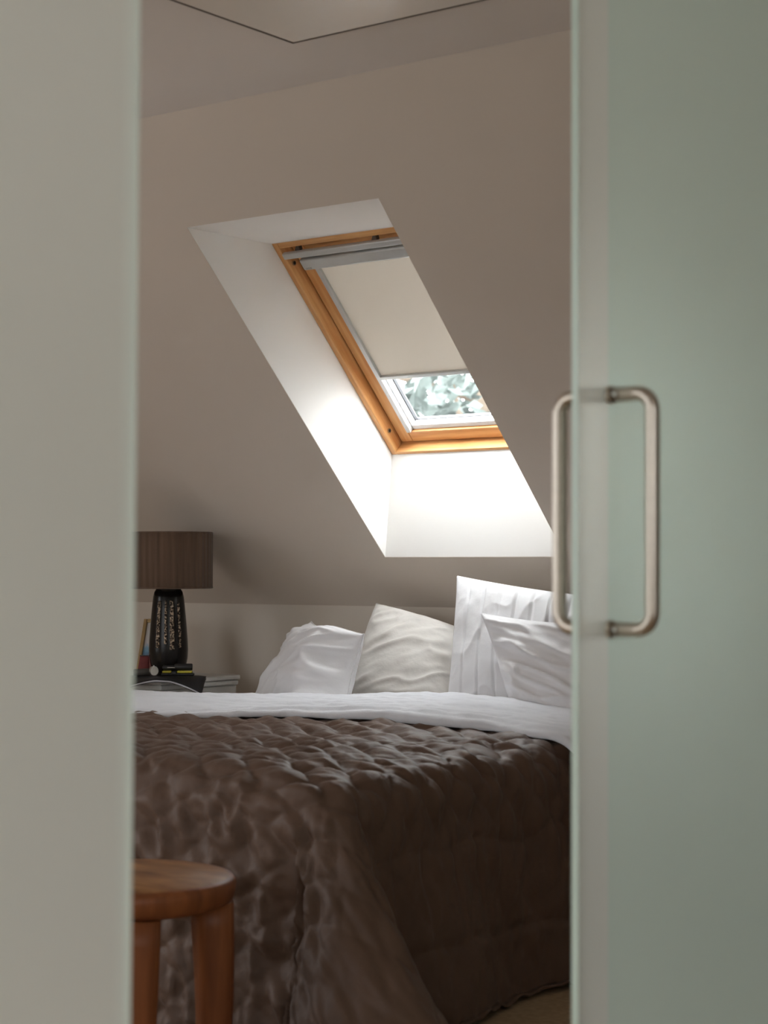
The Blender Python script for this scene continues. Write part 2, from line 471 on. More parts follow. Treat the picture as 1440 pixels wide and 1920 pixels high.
def glass_panel(name, y0, y1, etched, label, tilt=0.0, band=0.07, band_first=True):
    root = empty(name, (XP, y1 if tilt else y0, PZ0), (math.radians(tilt), 0, 0))
    a, b = (y0 - y1, 0.0) if tilt else (0.0, y1 - y0)
    h = PZ1 - PZ0 - 0.012
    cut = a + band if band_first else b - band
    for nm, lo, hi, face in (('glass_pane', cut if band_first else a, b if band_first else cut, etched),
                             ('edge_sheen_band', a if band_first else cut, cut if band_first else b, M['band'])):
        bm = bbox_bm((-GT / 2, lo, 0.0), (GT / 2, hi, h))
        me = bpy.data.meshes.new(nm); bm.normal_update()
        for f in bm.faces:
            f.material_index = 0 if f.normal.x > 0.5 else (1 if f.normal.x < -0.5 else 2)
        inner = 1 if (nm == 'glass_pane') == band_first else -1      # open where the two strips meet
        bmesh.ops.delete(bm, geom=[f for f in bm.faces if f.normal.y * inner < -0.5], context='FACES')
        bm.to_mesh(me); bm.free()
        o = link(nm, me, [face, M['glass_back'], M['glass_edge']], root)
        if nm == 'edge_sheen_band':
            o['label'] = 'paler strip down the edge, reflection put into its colour'
    for k in (0.12, 0.88):
        yy = a + (b - a) * k
        box('patch_fitting', (-0.016, yy - 0.035, h - 0.03), (0.016, yy + 0.035, h + 0.004), M['steel_dark'], root, 0.003)
    tag(root, label, 'door', kind='structure')
    return root


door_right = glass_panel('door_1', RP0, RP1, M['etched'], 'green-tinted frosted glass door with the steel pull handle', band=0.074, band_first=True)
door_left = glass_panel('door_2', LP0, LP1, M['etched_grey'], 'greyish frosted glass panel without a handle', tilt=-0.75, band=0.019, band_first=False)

# back-to-back pull handle of door_1
hy0 = 2.055 - RP0
for sgn in (1, -1):
    off = 0.069
    r0 = 0.022
    z0, z1 = 0.976 - PZ0, 1.279 - PZ0
    p = [(sgn * (GT / 2 + 0.001), hy0, z1)]
    for k in range(9):
        a = math.pi / 2 * k / 8
        p.append((sgn * (off - r0 + r0 * math.sin(a)), hy0, z1 - r0 + r0 * math.cos(a)))
    for k in range(9):
        a = math.pi / 2 * k / 8
        p.append((sgn * (off - r0 + r0 * math.cos(a)), hy0, z0 + r0 - r0 * math.sin(a)))
    p.append((sgn * (GT / 2 + 0.001), hy0, z0))
    hd = bmobj('pull_handle', tube_bm(p, 0.0095, 20), M['steel'], door_right, True)
    hd['label'] = 'brushed steel pull handle on the near face' if sgn > 0 else 'brushed steel pull handle on the bedroom face'
    for z in (z0, z1):
        lo = (GT / 2 + 0.0012, GT / 2 + 0.006)
        bm = tube_bm([(sgn * lo[0], hy0, z), (sgn * lo[1], hy0, z)], 0.0115, 20)
        bmobj('mounting_collar', bm, M['steel'], hd)
        bm = tube_bm([(sgn * 0.020, hy0 - 0.0085, z), (sgn * 0.020, hy0 - 0.0115, z)], 0.003, 10)
        bmobj('grub_screw', bm, M['silver'], hd)

# ceiling hatch
hx0, hx1, hy_0, hy_1 = -2.745, -1.75, 1.9, 3.277
hatch = empty('ceiling_hatch', ((hx0 + hx1) / 2, (hy_0 + hy_1) / 2, CEIL))
ax, ay = (hx1 - hx0) / 2, (hy_1 - hy_0) / 2
box('panel', (-ax, -ay, -0.012), (ax, ay, -0.001), M['hatch'], hatch, 0.0015)
g = 0.008
for lo, hi in (((-ax - g, -ay - g), (-ax, ay + g)), ((ax, -ay - g), (ax + g, ay + g)), ((-ax, -ay - g), (ax, -ay)), ((-ax, ay), (ax, ay + g))):
    box('gap_shade_strip', (lo[0], lo[1], -0.0118), (hi[0], hi[1], -0.0005), M['gap'], hatch)  # solid dark strips stand in for the shade in the gap
tag(hatch, 'flush satin ceiling panel edged by dark strips for its shaded gap', 'ceiling panel')

# ------------------------------------------------------------------ roof window
W = OX1 - OX0
win = bpy.data.objects.new('window_1', None)
win.matrix_world = Matrix(((1, 0, 0, OX0), (0, -R2, R2, WY), (0, R2, R2, WZ), (0, 0, 0, 1)))
COL.objects.link(win)
tag(win, 'pine-framed roof window at the end of the white recess', 'window', kind='structure')
WP, WPX = M['pine'], M['pine_x']
fw = 0.022
box('frame_stile', (0.0005, 0, 0), (fw, WL, 0.12), WP, win, 0.003)
box('frame_stile', (W - fw, 0, 0), (W - 0.0005, WL, 0.12), WP, win, 0.003)
# mitred lower rail with a sloping inner face, plain upper rail
box('frame_rail', (fw, 0.0005, 0.0), (W - fw, 0.012, 0.12), WPX, win, 0.002)
box('frame_rail', (fw, WL - fw, 0.0), (W - fw, WL - 0.0005, 0.12), WPX, win, 0.003)
sh0, sh1 = 0.044, 0.11      # sash depth range
s_in = 0.074
sash = box('sash_stile', (fw + 0.0045, 0.0165, sh0), (s_in, WL - fw - 0.004, sh1), WP, win, 0.004)
box('sash_stile', (W - s_in, 0.0165, sh0), (W - fw - 0.0045, WL - fw - 0.003, sh1), WP, win, 0.004)
box('sash_rail', (s_in, 0.0165, sh0), (W - s_in, 0.060, sh1), WPX, win, 0.004)
box('sash_rail', (s_in, WL - fw - 0.055, sh0), (W - s_in, WL - fw - 0.003, sh1), WPX, win, 0.004)
# white beads round the glass
bx0, by0 = 0.086, 0.078
box('glazing_bead', (s_in, 0.060, 0.055), (bx0 + 0.010, WL - 0.08, 0.098), M['white_alu'], win, 0.002)
box('glazing_bead', (W - bx0 - 0.010, 0.060, 0.055), (W - s_in, WL - 0.08, 0.098), M['white_alu'], win, 0.002)
box('glazing_bead', (bx0 + 0.010, 0.060, 0.055), (W - bx0 - 0.010, by0, 0.098), M['white_alu'], win, 0.002)
box('glazing_bead', (bx0 + 0.010, WL - 0.098, 0.055), (W - bx0 - 0.010, WL - 0.08, 0.098), M['white_alu'], win, 0.002)
gx = bx0 + 0.010
box('gasket', (gx, by0, 0.078), (gx + 0.004, WL - 0.098, 0.090), M['gasket'], win)
box('gasket', (gx, by0, 0.082), (W - gx, by0 + 0.0015, 0.090), M['gasket'], win)
pyd('glass_pane', [(gx, by0, 0.09), (W - gx, by0, 0.09), (W - gx, WL - 0.098, 0.09), (gx, WL - 0.098, 0.09)], [(0, 1, 2, 3)], M['pane'], win)
# ventilation flap bar with its two brackets
zb = -0.006
for a_, b_ in (((fw, 0.012, 0.060), (fw + 0.0044, WL - fw, 0.10)), ((W - fw - 0.0044, 0.012, 0.060), (W - fw, WL - fw, 0.10)), ((fw + 0.0044, 0.012, 0.060), (W - fw - 0.0044, 0.0164, 0.10))):
    box('weather_seal', a_, b_, M['gasket'], win)
bar = bmobj('ventilation_bar', bbox_bm((0.030, 0.820, zb - 0.010), (W - 0.030, 0.841, zb + 0.006), 0.004, 3), M['alu'], win)
for bxp in (0.085, W / 2 + 0.03, W - 0.085):
    bm = bmesh.new()
    pr = [(bxp - 0.012, 0.836, 0.0), (bxp + 0.012, 0.836, 0.0), (bxp + 0.004, 0.853, 0.016), (bxp - 0.004, 0.853, 0.016)]
    lo = [bm.verts.new((x, y, z - 0.006)) for x, y, z in pr]; hi = [bm.verts.new((x, y, z + 0.010)) for x, y, z in pr]
    bm.faces.new(lo); bm.faces.new(hi[::-1])
    for i in range(4):
        bm.faces.new((lo[i], lo[(i + 1) % 4], hi[(i + 1) % 4], hi[i]))
    bmobj('bar_bracket', bm, M['gap'], bar)
# bolt fittings on the inner face of the frame
for xs, d in ((fw, 1), (W - fw, -1)):
    for sv, zv in ((0.782, 0.022), (0.088, 0.022)):
        ring = tube_bm([(xs + d * 0.0002, sv, zv), (xs + d * 0.004, sv, zv)], 0.0085, 20)
        f = bmobj('bolt_fitting', ring, M['silver'], win)
        bmobj('bolt_hole', tube_bm([(xs + d * 0.0042, sv, zv), (xs + d * 0.0052, sv, zv)], 0.0055, 16), M['bolt'], f)

# blind
blind = bpy.data.objects.new('roller_blind', None)
blind.matrix_world = win.matrix_world.copy()
COL.objects.link(blind)
tag(blind, 'beige roller blind pulled most of the way down the roof window', 'blind')
bl0 = 0.300
box('cassette', (0.060, 0.758, 0.006), (W - 0.060, 0.798, 0.042), M['alu'], blind, 0.006, 3)
box('cassette_cover', (0.063, 0.802, 0.012), (W - 0.063, 0.8165, 0.040), M['alu'], blind, 0.003)
pl = box('name_plate', (0.072, 0.7625, 0.0048), (0.094, 0.7685, 0.0062), M['steel_dark'], blind)
pl['label'] = 'tiny grey name plate on the cassette'
for a, b in ((0.0755, 0.092), (W - 0.092, W - 0.0755)):
    box('side_rail', (a, 0.062, 0.036), (b, 0.7575, 0.0535), M['alu'], blind, 0.0015)
nx, ny = 2, 24
vs = []
for j in range(ny + 1):
    s = bl0 + (0.7578 - bl0) * j / ny
    for i in range(nx + 1):
        vs.append((0.086 + (W - 0.172) * i / nx, s, 0.046))
pyd('blind_cloth', vs, [(j * (nx + 1) + i, j * (nx + 1) + i + 1, (j + 1) * (nx + 1) + i + 1, (j + 1) * (nx + 1) + i) for j in range(ny) for i in range(nx)], M['blind'], blind, True)
box('bottom_bar', (0.088, bl0 - 0.012, 0.036), (W - 0.088, bl0 + 0.001, 0.0535), M['alu'], blind, 0.002)

# ------------------------------------------------------------------ bed
BX0, BX1, BY0, BY1 = -4.20, -2.46, 3.06, 4.96
bed = empty('bed', ((BX0 + BX1) / 2, (BY0 + BY1) / 2, 0))
bw, bl = (BX1 - BX0) / 2, (BY1 - BY0) / 2
box('bed_base', (-bw + .03, -bl + .03, 0.12), (bw - .03, bl, 0.30), M['bedbase'], bed, 0.015)
mt = box('mattress', (-bw + .02, -bl + .02, 0.302), (bw - .02, bl, 0.555), M['matt'], bed, 0.05, 4)
for sx in (-1, 1):
    for sy in (-1, 1):
        lathe('leg', [(0.0, 0.0), (0.025, 0.0), (0.032, 0.12), (0.0, 0.12)], M['bedbase'], bed, 16, center=(sx * (bw - .15), sy * (bl - .15), 0))
tag(bed, 'double bed with white mattress under the brown quilt', 'bed')


def fbm(x, y, sc, seed, octv=3):
    """vectorised smooth value noise in -1..1"""
    rs = np.random.RandomState(seed)
    tab = rs.rand(64, 64) * 2 - 1
    out = np.zeros_like(x, dtype=float); amp = 1.0; tot = 0
    for o in range(octv):
        xx, yy = x * sc * 2 ** o + 17.3 * o, y * sc * 2 ** o + 9.1 * o
        xi, yi = np.floor(xx).astype(int), np.floor(yy).astype(int)
        fx, fy = xx - xi, yy - yi
        fx, fy = fx * fx * (3 - 2 * fx), fy * fy * (3 - 2 * fy)
        a, b = tab[xi % 64, yi % 64], tab[(xi + 1) % 64, yi % 64]
        c, d = tab[xi % 64, (yi + 1) % 64], tab[(xi + 1) % 64, (yi + 1) % 64]
        out += amp * ((a * (1 - fx) + b * fx) * (1 - fy) + (c * (1 - fx) + d * fx) * fy); tot += amp; amp *= 0.5
    return out / tot


def profile(s, R, H, flare):
    """outward and downward travel of a cloth that has run a length s past an edge: round, hang, lie on the floor"""
    q = math.pi / 2 * R
    out = np.where(s < q, R * np.sin(np.clip(s, 0, q) / R), R)
    dn = np.where(s < q, R * (1 - np.cos(np.clip(s, 0, q) / R)), R)
    rest = np.clip(s - q, 0, None)
    hang = (H - R) / math.cos(math.atan(flare))
    h1 = np.clip(rest, 0, hang)
    k = 1 / math.sqrt(1 + flare * flare)
    out = out + h1 * flare * k; dn = dn + h1 * k
    fl = np.clip(rest - hang, 0, None)
    return out + fl, dn


def grid_normals(P):
    du = np.gradient(P, axis=1); dv = np.gradient(P, axis=0)
    n = np.cross(du, dv)
    n /= np.linalg.norm(n, axis=2, keepdims=True) + 1e-9
    return n


def grid_slab(name, P, N, thick, material, parent=None, zmin=-9.0):
    """closed cloth: the grid P on top and the same grid moved back by the thickness"""
    h, w, _ = P.shape
    top = P.reshape(-1, 3); bot = (P - N * thick).reshape(-1, 3)
    bot[:, 2] = np.maximum(bot[:, 2], zmin)
    n = h * w
    idx = np.arange(n).reshape(h, w)
    a, b, c, d = idx[:-1, :-1].ravel(), idx[:-1, 1:].ravel(), idx[1:, 1:].ravel(), idx[1:, :-1].ravel()
    f1 = np.stack([a, b, c, d], 1); f2 = np.stack([d, c, b, a], 1) + n
    ring = np.concatenate([idx[0, :], idx[1:, -1], idx[-1, -2::-1], idx[-2:0:-1, 0]])
    r2 = np.roll(ring, -1)
    f3 = np.stack([r2, ring, ring + n, r2 + n], 1)
    faces = np.concatenate([f1, f2, f3])
    me = bpy.data.meshes.new(name)
    me.vertices.add(2 * n); me.vertices.foreach_set('co', np.concatenate([top, bot]).astype(np.float32).ravel())
    me.loops.add(faces.size); me.loops.foreach_set('vertex_index', faces.astype(np.int32).ravel())
    me.polygons.add(len(faces)); me.polygons.foreach_set('loop_start', np.arange(0, faces.size, 4, dtype=np.int32))
    me.polygons.foreach_set('loop_total', np.full(len(faces), 4, dtype=np.int32))
    me.polygons.foreach_set('use_smooth', np.ones(len(faces), dtype=bool))
    me.update(calc_edges=True); me.validate()
    return link(name, me, material, parent)


# quilt: cloth coordinates p (x when flat) and q (y when flat)
TOPZ = 0.592
def quilt_surface():
    st = 0.0075
    p = np.arange(BX0 - 0.50, BX1 + 0.60, st)
    q = np.arange(BY0 - 0.70, 4.26, st)
    Pq, Qq = np.meshgrid(p, q)
    # pinch the top hem towards the foot on the left like the folded duvet
    R = 0.10
    ex0, ex1, ey0 = BX0 + R - 0.03, BX1 - R + 0.03, BY0 + R - 0.03
    dx = np.where(Pq > ex1, Pq - ex1, np.where(Pq < ex0, Pq - ex0, 0.0))
    dy = np.where(Qq < ey0, Qq - ey0, 0.0)
    adx, ady = np.abs(dx), np.abs(dy)
    # corner: fold angle 0 (side) .. 90 (foot)
    s = np.hypot(adx, ady)
    th = np.arctan2(ady, adx + 1e-9)
    corner = np.where((adx > 0) & (ady > 0), 1.0, 0.0)
    H = TOPZ - 0.012
    flare = 0.10
    o0, d0 = profile(s, R, H, flare)
    # one big soft fold at the corner, standing out towards the door
    lobe = np.sin(math.pi * np.clip(th / (math.pi / 2), 0, 1) ** 0.52) ** 2 * corner
    kk = np.clip((s - 0.06) / 0.55, 0, 1)
    extra = lobe * 0.40 * kk * (0.35 + 0.65 * kk)
    wav_side = 0.030 * np.sin(Qq * 8.5 - 1.9) * np.clip((adx - 0.15) / 0.4, 0, 1) * np.clip((Qq - ey0) / 0.22, 0, 1) ** 2
    wav_foot = 0.018 * np.sin(Pq * 8.5 + 0.4) * np.clip((ady - 0.15) / 0.4, 0, 1) * np.clip((ex1 - Pq) / 0.22, 0, 1) ** 2
    out = o0 + extra + wav_side + wav_foot
    dn = np.minimum(d0, H)
    ux = np.where(s > 0, dx / (s + 1e-9), 0.0); uy = np.where(s > 0, dy / (s + 1e-9), 0.0)
    X = np.clip(Pq, ex0, ex1) + ux * out
    Y = np.maximum(Qq, ey0) + uy * out
    # soft crown of the bedding
    cx_ = (np.clip(Pq, ex0, ex1) - (ex0 + ex1) / 2) / ((ex1 - ex0) / 2)
    crown = 0.022 * (1 - cx_ ** 4) + 0.010 * fbm(Pq, Qq, 2.2, 5, 2)
    Z = TOPZ + crown * (s < 1e-6) - dn
    Z = np.where(s > 1e-6, TOPZ + crown * np.exp(-s * 6) - dn, Z)
    Z = np.maximum(Z, 0.012)
    P = np.stack([X, Y, Z], 2)
    N = grid_normals(P)
    # quilting: staggered pinched stitches with puffed cells and drawn wrinkles between them
    wu = Pq + 0.042 * fbm(Pq, Qq, 4.5, 11, 2); wv = Qq + 0.042 * fbm(Pq, Qq, 4.5, 23, 2)
    cu, cv = 0.160, 0.120
    a = (wu / cu + wv / cv) * math.pi; b = (wu / cu - wv / cv) * math.pi
    cell = np.sqrt(np.abs(np.sin(a) * np.sin(b)) + 4e-3)
    side = np.clip((adx - 0.06) / 0.22, 0, 1) * (Pq > ex1) * (1 - np.clip(ady / 0.15, 0, 1) * 0.5)
    foot = np.clip(ady / 0.2, 0, 1) * (1 - side)
    fine = fbm(Pq * 1.0 + 0.5 * Qq, Qq * 2.2, 16, 31, 3)
    ridg = 1 - np.abs(fbm(Pq + 0.35 * Qq, Qq * 0.55, 15, 47, 2)) * 1.6            # wrinkles drawn downwards on the foot
    ridt = 1 - np.abs(fbm(Pq * 0.5 + 0.2 * Qq, Qq * 1.6, 12, 53, 2)) * 1.6         # cross wrinkles on the top
    chan = np.exp(-(((wv / 0.11) % 1.0 - 0.5) / 0.09) ** 2) * np.clip((0.55 - adx) / 0.3, 0, 1)
    seams = 1.3 * chan + 0.8 * np.exp(-(((wu / 0.24) % 1.0 - 0.5) / 0.05) ** 2)
    soft = 0.010 * (1 - np.abs(fbm(Pq * 0.6, Qq * 1.6, 5.5, 91, 2)) * 1.5) - 0.006 * seams
    puff = (0.0125 - 0.003 * foot) * (cell - 0.55) + 0.005 * fine + foot * 0.016 * (ridg - 0.6) + (1 - foot) * 0.008 * (ridt - 0.6)
    h = (1 - side) * 1.4 * puff + side * (0.4 * puff + 1.2 * soft) + 0.010 * fbm(Pq, Qq, 4.0, 71, 2)
    h = h * np.clip((4.30 - Qq) / 0.05, 0.2, 1)
    P = P + N * h[..., None]
    P[..., 2] = np.maximum(P[..., 2], 0.008)
    return P


QP = quilt_surface()
quilt = grid_slab('quilt', QP, grid_normals(QP), 0.006, M['quilt'], zmin=0.002)
tag(quilt, 'brown satin quilted bedspread hanging over the foot of the bed', 'quilt')


def duvet_surface():
    st = 0.009
    p = np.arange(BX0 - 0.34, BX1 + 0.30, st)
    v = np.linspace(0, 1, 72)
    Pq, V = np.meshgrid(p, v)
    xs = np.clip(Pq, BX0, BX1)
    near = np.interp(xs, [-4.2, -3.75, -3.4, -3.1, -2.7, -2.4], [3.62, 3.80, 4.02, 4.10, 4.07, 4.00])
    near = near + 0.012 * np.sin(xs * 9) + 0.006 * fbm(xs, xs * 0 + 1, 6, 3, 2)
    far = np.interp(xs, [-4.2, -3.75, -3.2, -2.4], [4.22, 4.36, 4.50, 4.50])
    Y = near + (far - near) * V
    R = 0.10
    ex0, ex1 = BX0 + 0.05, BX1 - 0.10
    dx = np.where(Pq > ex1, Pq - ex1, np.where(Pq < ex0, Pq - ex0, 0.0))
    s = np.abs(dx)
    o0, d0 = profile(s, 0.13, 0.60, 0.10)
    X = np.clip(Pq, ex0, ex1) + np.sign(dx) * (o0 + 0.030 + 0.055 * np.clip(s / 0.25, 0, 1))
    # puffed fold: highest two thirds of the way back, rounded down at both hems
    body = np.clip(V / 0.06, 0, 1) ** 0.5
    back = np.clip((1 - V) / 0.22, 0, 1)
    back = np.sqrt(1 - (1 - back) ** 2 + 1e-6)
    rise = 0.008 + 0.034 * np.sin(np.clip(V, 0, 1) * math.pi * 0.62)
    cx_ = (xs - (BX0 + BX1) / 2) / ((BX1 - BX0) / 2)
    Z = 0.608 + 0.022 * (1 - np.abs(cx_) ** 3) - 0.035 * np.clip((cx_ - 0.25) / 0.75, 0, 1) ** 1.5 * V + rise * body * (0.45 + 0.55 * back) - 0.050 * (1 - back) - d0
    Z = Z + 0.008 * np.sin(Pq * 4.0 + 0.7) * body - 0.010 * (1 - body)
    P = np.stack([X, Y, Z], 2)
    N = grid_normals(P)
    h = 0.0065 * fbm(Pq * 1.0, Y * 2.5, 16, 81, 3) + 0.004 * fbm(Pq, Y, 5, 83, 2)
    h += 0.0045 * np.sin((Y - near) * 150 + 2 * fbm(Pq, Y, 8, 85, 2)) * np.exp(-((Y - near) / 0.07) ** 2)
    return P + N * h[..., None]


DP = duvet_surface()
duvet = grid_slab('folded_duvet', DP, grid_normals(DP), 0.012, M['linen'])
tag(duvet, 'white crinkled duvet folded back across the top of the bed', 'duvet')


def pillow(name, corners, thick, material, label, seed, pinch=0.07, pleats=0, wr=1.0, fold_dir=(1, 0.4), res=72, flap=False, dent=0.0):
    """cushion between four corner points (tl, tr, br, bl): puffed, pinched sides, wrinkled, with a stitched rim"""
    tl, tr, br, bl = [np.array(c) for c in corners]
    ctr = (tl + tr + br + bl) / 4
    u = np.linspace(-1, 1, res)
    u = np.sign(u) * (1 - (1 - np.abs(u)) ** 1.35)
    U, V = np.meshgrid(u, u)
    # sides drawn inwards between the corners
    U2 = U * (1 - pinch * (1 - V ** 2) ** 1.0); V2 = V * (1 - pinch * (1 - U ** 2))
    a, b = (U2 + 1) / 2, (V2 + 1) / 2
    base = ((1 - b)[..., None] * ((1 - a)[..., None] * bl + a[..., None] * br) + b[..., None] * ((1 - a)[..., None] * tl + a[..., None] * tr))
    n = np.cross((tr - tl) + (br - bl), (tl - bl) + (tr - br)); n /= np.linalg.norm(n)
    prof = ((1 - U ** 2) * (1 - V ** 2))
    puff = np.clip(prof, 0, 1) ** 0.42
    edge = np.clip((1 - np.maximum(np.abs(U), np.abs(V))) / 0.22, 0, 1)
    d0, d1 = fold_dir
    f1 = fbm(U * d0 * 0.7 + V * d1 * 0.7, -U * d1 * 2.0 + V * d0 * 2.0, 1.6, seed, 3)
    ridge = 1 - np.abs(fbm(U * d0 * 0.5 + V * d1, -U * d1 * 1.8 + V * d0 * 1.8, 2.1, seed + 5, 2)) * 2
    rad = fbm(np.arctan2(V, U) * 2.6, np.hypot(U, V) * 0.5, 1.8, seed + 9, 2) * np.clip(np.hypot(U, V) - 0.35, 0, 1)
    wrk = wr * (0.015 * f1 + 0.013 * np.clip(ridge, 0, 1) ** 2 + 0.013 * rad)
    if flap:
        lim = np.clip((1 - U - 0.12 * (V - 1)) / 0.62, 0, 1)
        puff = np.minimum(puff, lim ** 0.5 + 0.02)
        tt = np.clip((U - 0.45) / 0.55, 0, 1)
        base = base - n * (0.085 * tt * tt * (3 - 2 * tt))[..., None]
    if pleats:
        ph = (U * 0.5 + 0.5) * pleats + 0.10 * fbm(U, V, 1.5, seed + 3, 2)
        wrk = wrk - 0.008 * np.exp(-((ph - np.round(ph)) / 0.06) ** 2)
    half = thick / 2 * puff * (1 + dent * fbm(U, V, 0.9, seed + 21, 2))
    front = base + n * (half + wrk * edge)[..., None]
    back = base - n * (half * 0.8 + 0.5 * wrk * edge)[..., None]
    h = w = res
    idx = np.arange(h * w).reshape(h, w)
    inner = np.full((h, w), -1)
    cnt = h * w
    for i in range(1, h - 1):
        inner[i, 1:w - 1] = np.arange(cnt, cnt + w - 2); cnt += w - 2
    bidx = np.where(inner >= 0, inner, idx)
    q = lambda I: np.stack([I[:-1, :-1].ravel(), I[:-1, 1:].ravel(), I[1:, 1:].ravel(), I[1:, :-1].ravel()], 1)
    rim = (front + back) / 2
    fr = front.copy(); fr[0], fr[-1], fr[:, 0], fr[:, -1] = rim[0], rim[-1], rim[:, 0], rim[:, -1]
    verts = np.concatenate([fr.reshape(-1, 3), back[1:-1, 1:-1].reshape(-1, 3)])
    faces = np.concatenate([q(idx), q(bidx)[:, ::-1]])
    origin = np.array([ctr[0], ctr[1], verts[:, 2].min()])
    root = empty(name, tuple(origin))
    pyd('cover', verts - origin, faces.tolist(), material, root, True)
    ring = np.concatenate([idx[0, :], idx[1:, -1], idx[-1, -2::-1], idx[-2:0:-1, 0]])
    pts = [tuple(fr.reshape(-1, 3)[k] - origin) for k in ring]
    bm = bmesh.new()
    tube_bm(pts + [pts[0]], 0.0028, 6, bm, cap=False)
    bmobj('seam_piping', bm, material, root, True)
    return tag(root, label, 'pillow', 'white pillows at the head of the bed')


pillow('pillow', [px(706, 1132, 4.86), px(862, 1178, 4.88), px(868, 1345, 4.68), px(638, 1330, 4.60)], 0.17, M['cushion_warm'],
       'off-white pillow in the middle, one corner pointing up the wall', 7, wr=0.6, fold_dir=(0.9, 0.45), pinch=0.02)
pillow('pillow', [px(858, 1081, 4.76), px(1150, 1125, 4.76), px(1150, 1370, 4.60), px(836, 1345, 4.58)], 0.14, M['cushion'],
       'tall white pillow with stitched vertical pleats, leaning against the sloping wall', 19, pleats=9, wr=0.35, res=150, fold_dir=(0.3, 1), pinch=0.03)
pillow('pillow', [px(584, 1166, 4.76), px(640, 1166, 4.48), px(606, 1335, 4.38), px(458, 1335, 4.60)], 0.13, M['cushion'],
       'plump white satin cushion nearest the bedside lamp', 31, wr=1.0, fold_dir=(0.8, 0.6), pinch=0.13, flap=True)
pillow('pillow', [px(903, 1151, 4.60), px(1130, 1172, 4.55), px(1150, 1395, 4.43), px(965, 1350, 4.44)], 0.14, M['cushion'],
       'wrinkled white satin cushion propped in front of the pleated pillow', 43, wr=1.0, fold_dir=(1, -0.25), pinch=0.06)

# ------------------------------------------------------------------ stool
SR = 0.219
st = empty('stool', (-2.613, 2.600, 0))
SH = 0.435
lathe('seat', [(0.0, SH - 0.054), (SR - 0.022, SH - 0.054), (SR - 0.012, SH - 0.050), (SR - 0.004, SH - 0.040), (SR, SH - 0.02), (SR - 0.001, SH - 0.008), (SR - 0.008, SH), (SR - 0.03, SH + 0.001), (0.0, SH + 0.001)],
      M['stool'], st, 72)
lathe('seat_top', [(SR - 0.014, SH + 0.0002), (SR - 0.016, SH + 0.0018), (0.0, SH + 0.0022)], M['stool_top'], st, 72)
for k in range(4):
    ang = math.radians(49 + 90 * k)
    bm = bmesh.new()
    rings = []
    for j in range(9):
        f = j / 8
        z = (SH - 0.0545) * (1 - f)
        rc = SR - 0.049 + 0.006 * math.sin(f * 3)
        wr_, wt = 0.044 - 0.012 * f, 0.054 - 0.020 * f ** 1.2
        ring = []
        for m_ in range(20):
            t = 2 * math.pi * m_ / 20
            cx2, cy2 = math.copysign(abs(math.cos(t)) ** 0.6, math.cos(t)), math.copysign(abs(math.sin(t)) ** 0.6, math.sin(t))
            r_, t_ = rc + wr_ * cx2, wt * cy2
            ring.append(bm.verts.new((r_ * math.cos(ang) - t_ * math.sin(ang), r_ * math.sin(ang) + t_ * math.cos(ang), z)))
        rings.append(ring)
    for j in range(8):
        for m_ in range(20):
            bm.faces.new((rings[j][m_], rings[j][(m_ + 1) % 20], rings[j + 1][(m_ + 1) % 20], rings[j + 1][m_]))
    bm.faces.new(rings[0]); bm.faces.new(rings[-1][::-1])
    bmobj('leg', bm, M['stool'], st, True)
tag(st, 'round reddish-brown wooden stool with thick tapering legs at the foot of the bed', 'stool')

# ------------------------------------------------------------------ bedside table and what stands on it
NX1, NY0, NY1, NZ = -4.262, 4.40, 4.80, 0.672
NX0 = NX1 - 0.46
nt = empty('bedside_table', ((NX0 + NX1) / 2, (NY0 + NY1) / 2, 0))
nw, nd = (NX1 - NX0) / 2, (NY1 - NY0) / 2
PG = M['paintgrey']
box('body', (-nw + .015, -nd + .015, 0.08), (nw - .015, nd - .005, NZ - 0.036), PG, nt, 0.003)
box('top', (-nw, -nd, NZ - 0.016), (nw, nd, NZ), PG, nt, 0.004, 3)
box('top_moulding', (-nw + .006, -nd + .006, NZ - 0.035), (nw - .006, nd - .002, NZ - 0.017), PG, nt, 0.006, 3)
for z0, z1 in ((0.42, 0.615), (0.13, 0.40)):
    dr = box('drawer_front', (-nw + .035, -nd + .003, z0), (nw - .035, -nd + .0148, z1), PG, nt, 0.003)
    lathe('knob', [(0.0, 0.0), (0.008, 0.0), (0.006, 0.008), (0.014, 0.016), (0.012, 0.024), (0.0, 0.026)], M['brass'], dr, 20).matrix_local = \
        Matrix.Translation((0, -nd + .003, (z0 + z1) / 2)) @ Matrix.Rotation(math.pi / 2, 4, 'X')
for sx in (-1, 1):
    for sy in (-1, 1):
        xx, yy = sx * (nw - .04), sy * (nd - .04)
        box('foot', (xx - .02, yy - .02, 0), (xx + .02, yy + .02, 0.0795), PG, nt, 0.004)
tag(nt, 'grey-white painted bedside table with a moulded top', 'bedside table')

lx, ly = -4.385, 4.565
lamp = empty('table_lamp', (lx, ly, NZ + 0.001))
k = 6.29 / F
lh = 0.285
prof = [(0.0, 0.0), (0.048, 0.0), (0.055, 0.006), (0.060, 0.03), (0.066, 0.06), (0.0675, 0.085), (0.066, 0.12), (0.062, 0.17), (0.057, 0.22), (0.053, 0.255), (0.049, 0.27), (0.042, 0.281), (0.020, 0.286), (0.0, 0.286)]
prof = [(r, z * 1.075) for r, z in prof]
lathe('base', prof, M['lampglass'], lamp, 48)
lathe('neck', [(0.018, 0.308), (0.012, 0.314), (0.010, 0.34), (0.0, 0.342)], M['brass'], lamp, 20)


def base_r(z):
    for (r0, z0), (r1, z1) in zip(prof, prof[1:]):
        if z0 <= z <= z1 and z1 > z0:
            return r0 + (r1 - r0) * (z - z0) / (z1 - z0)
    return prof[-2][0]


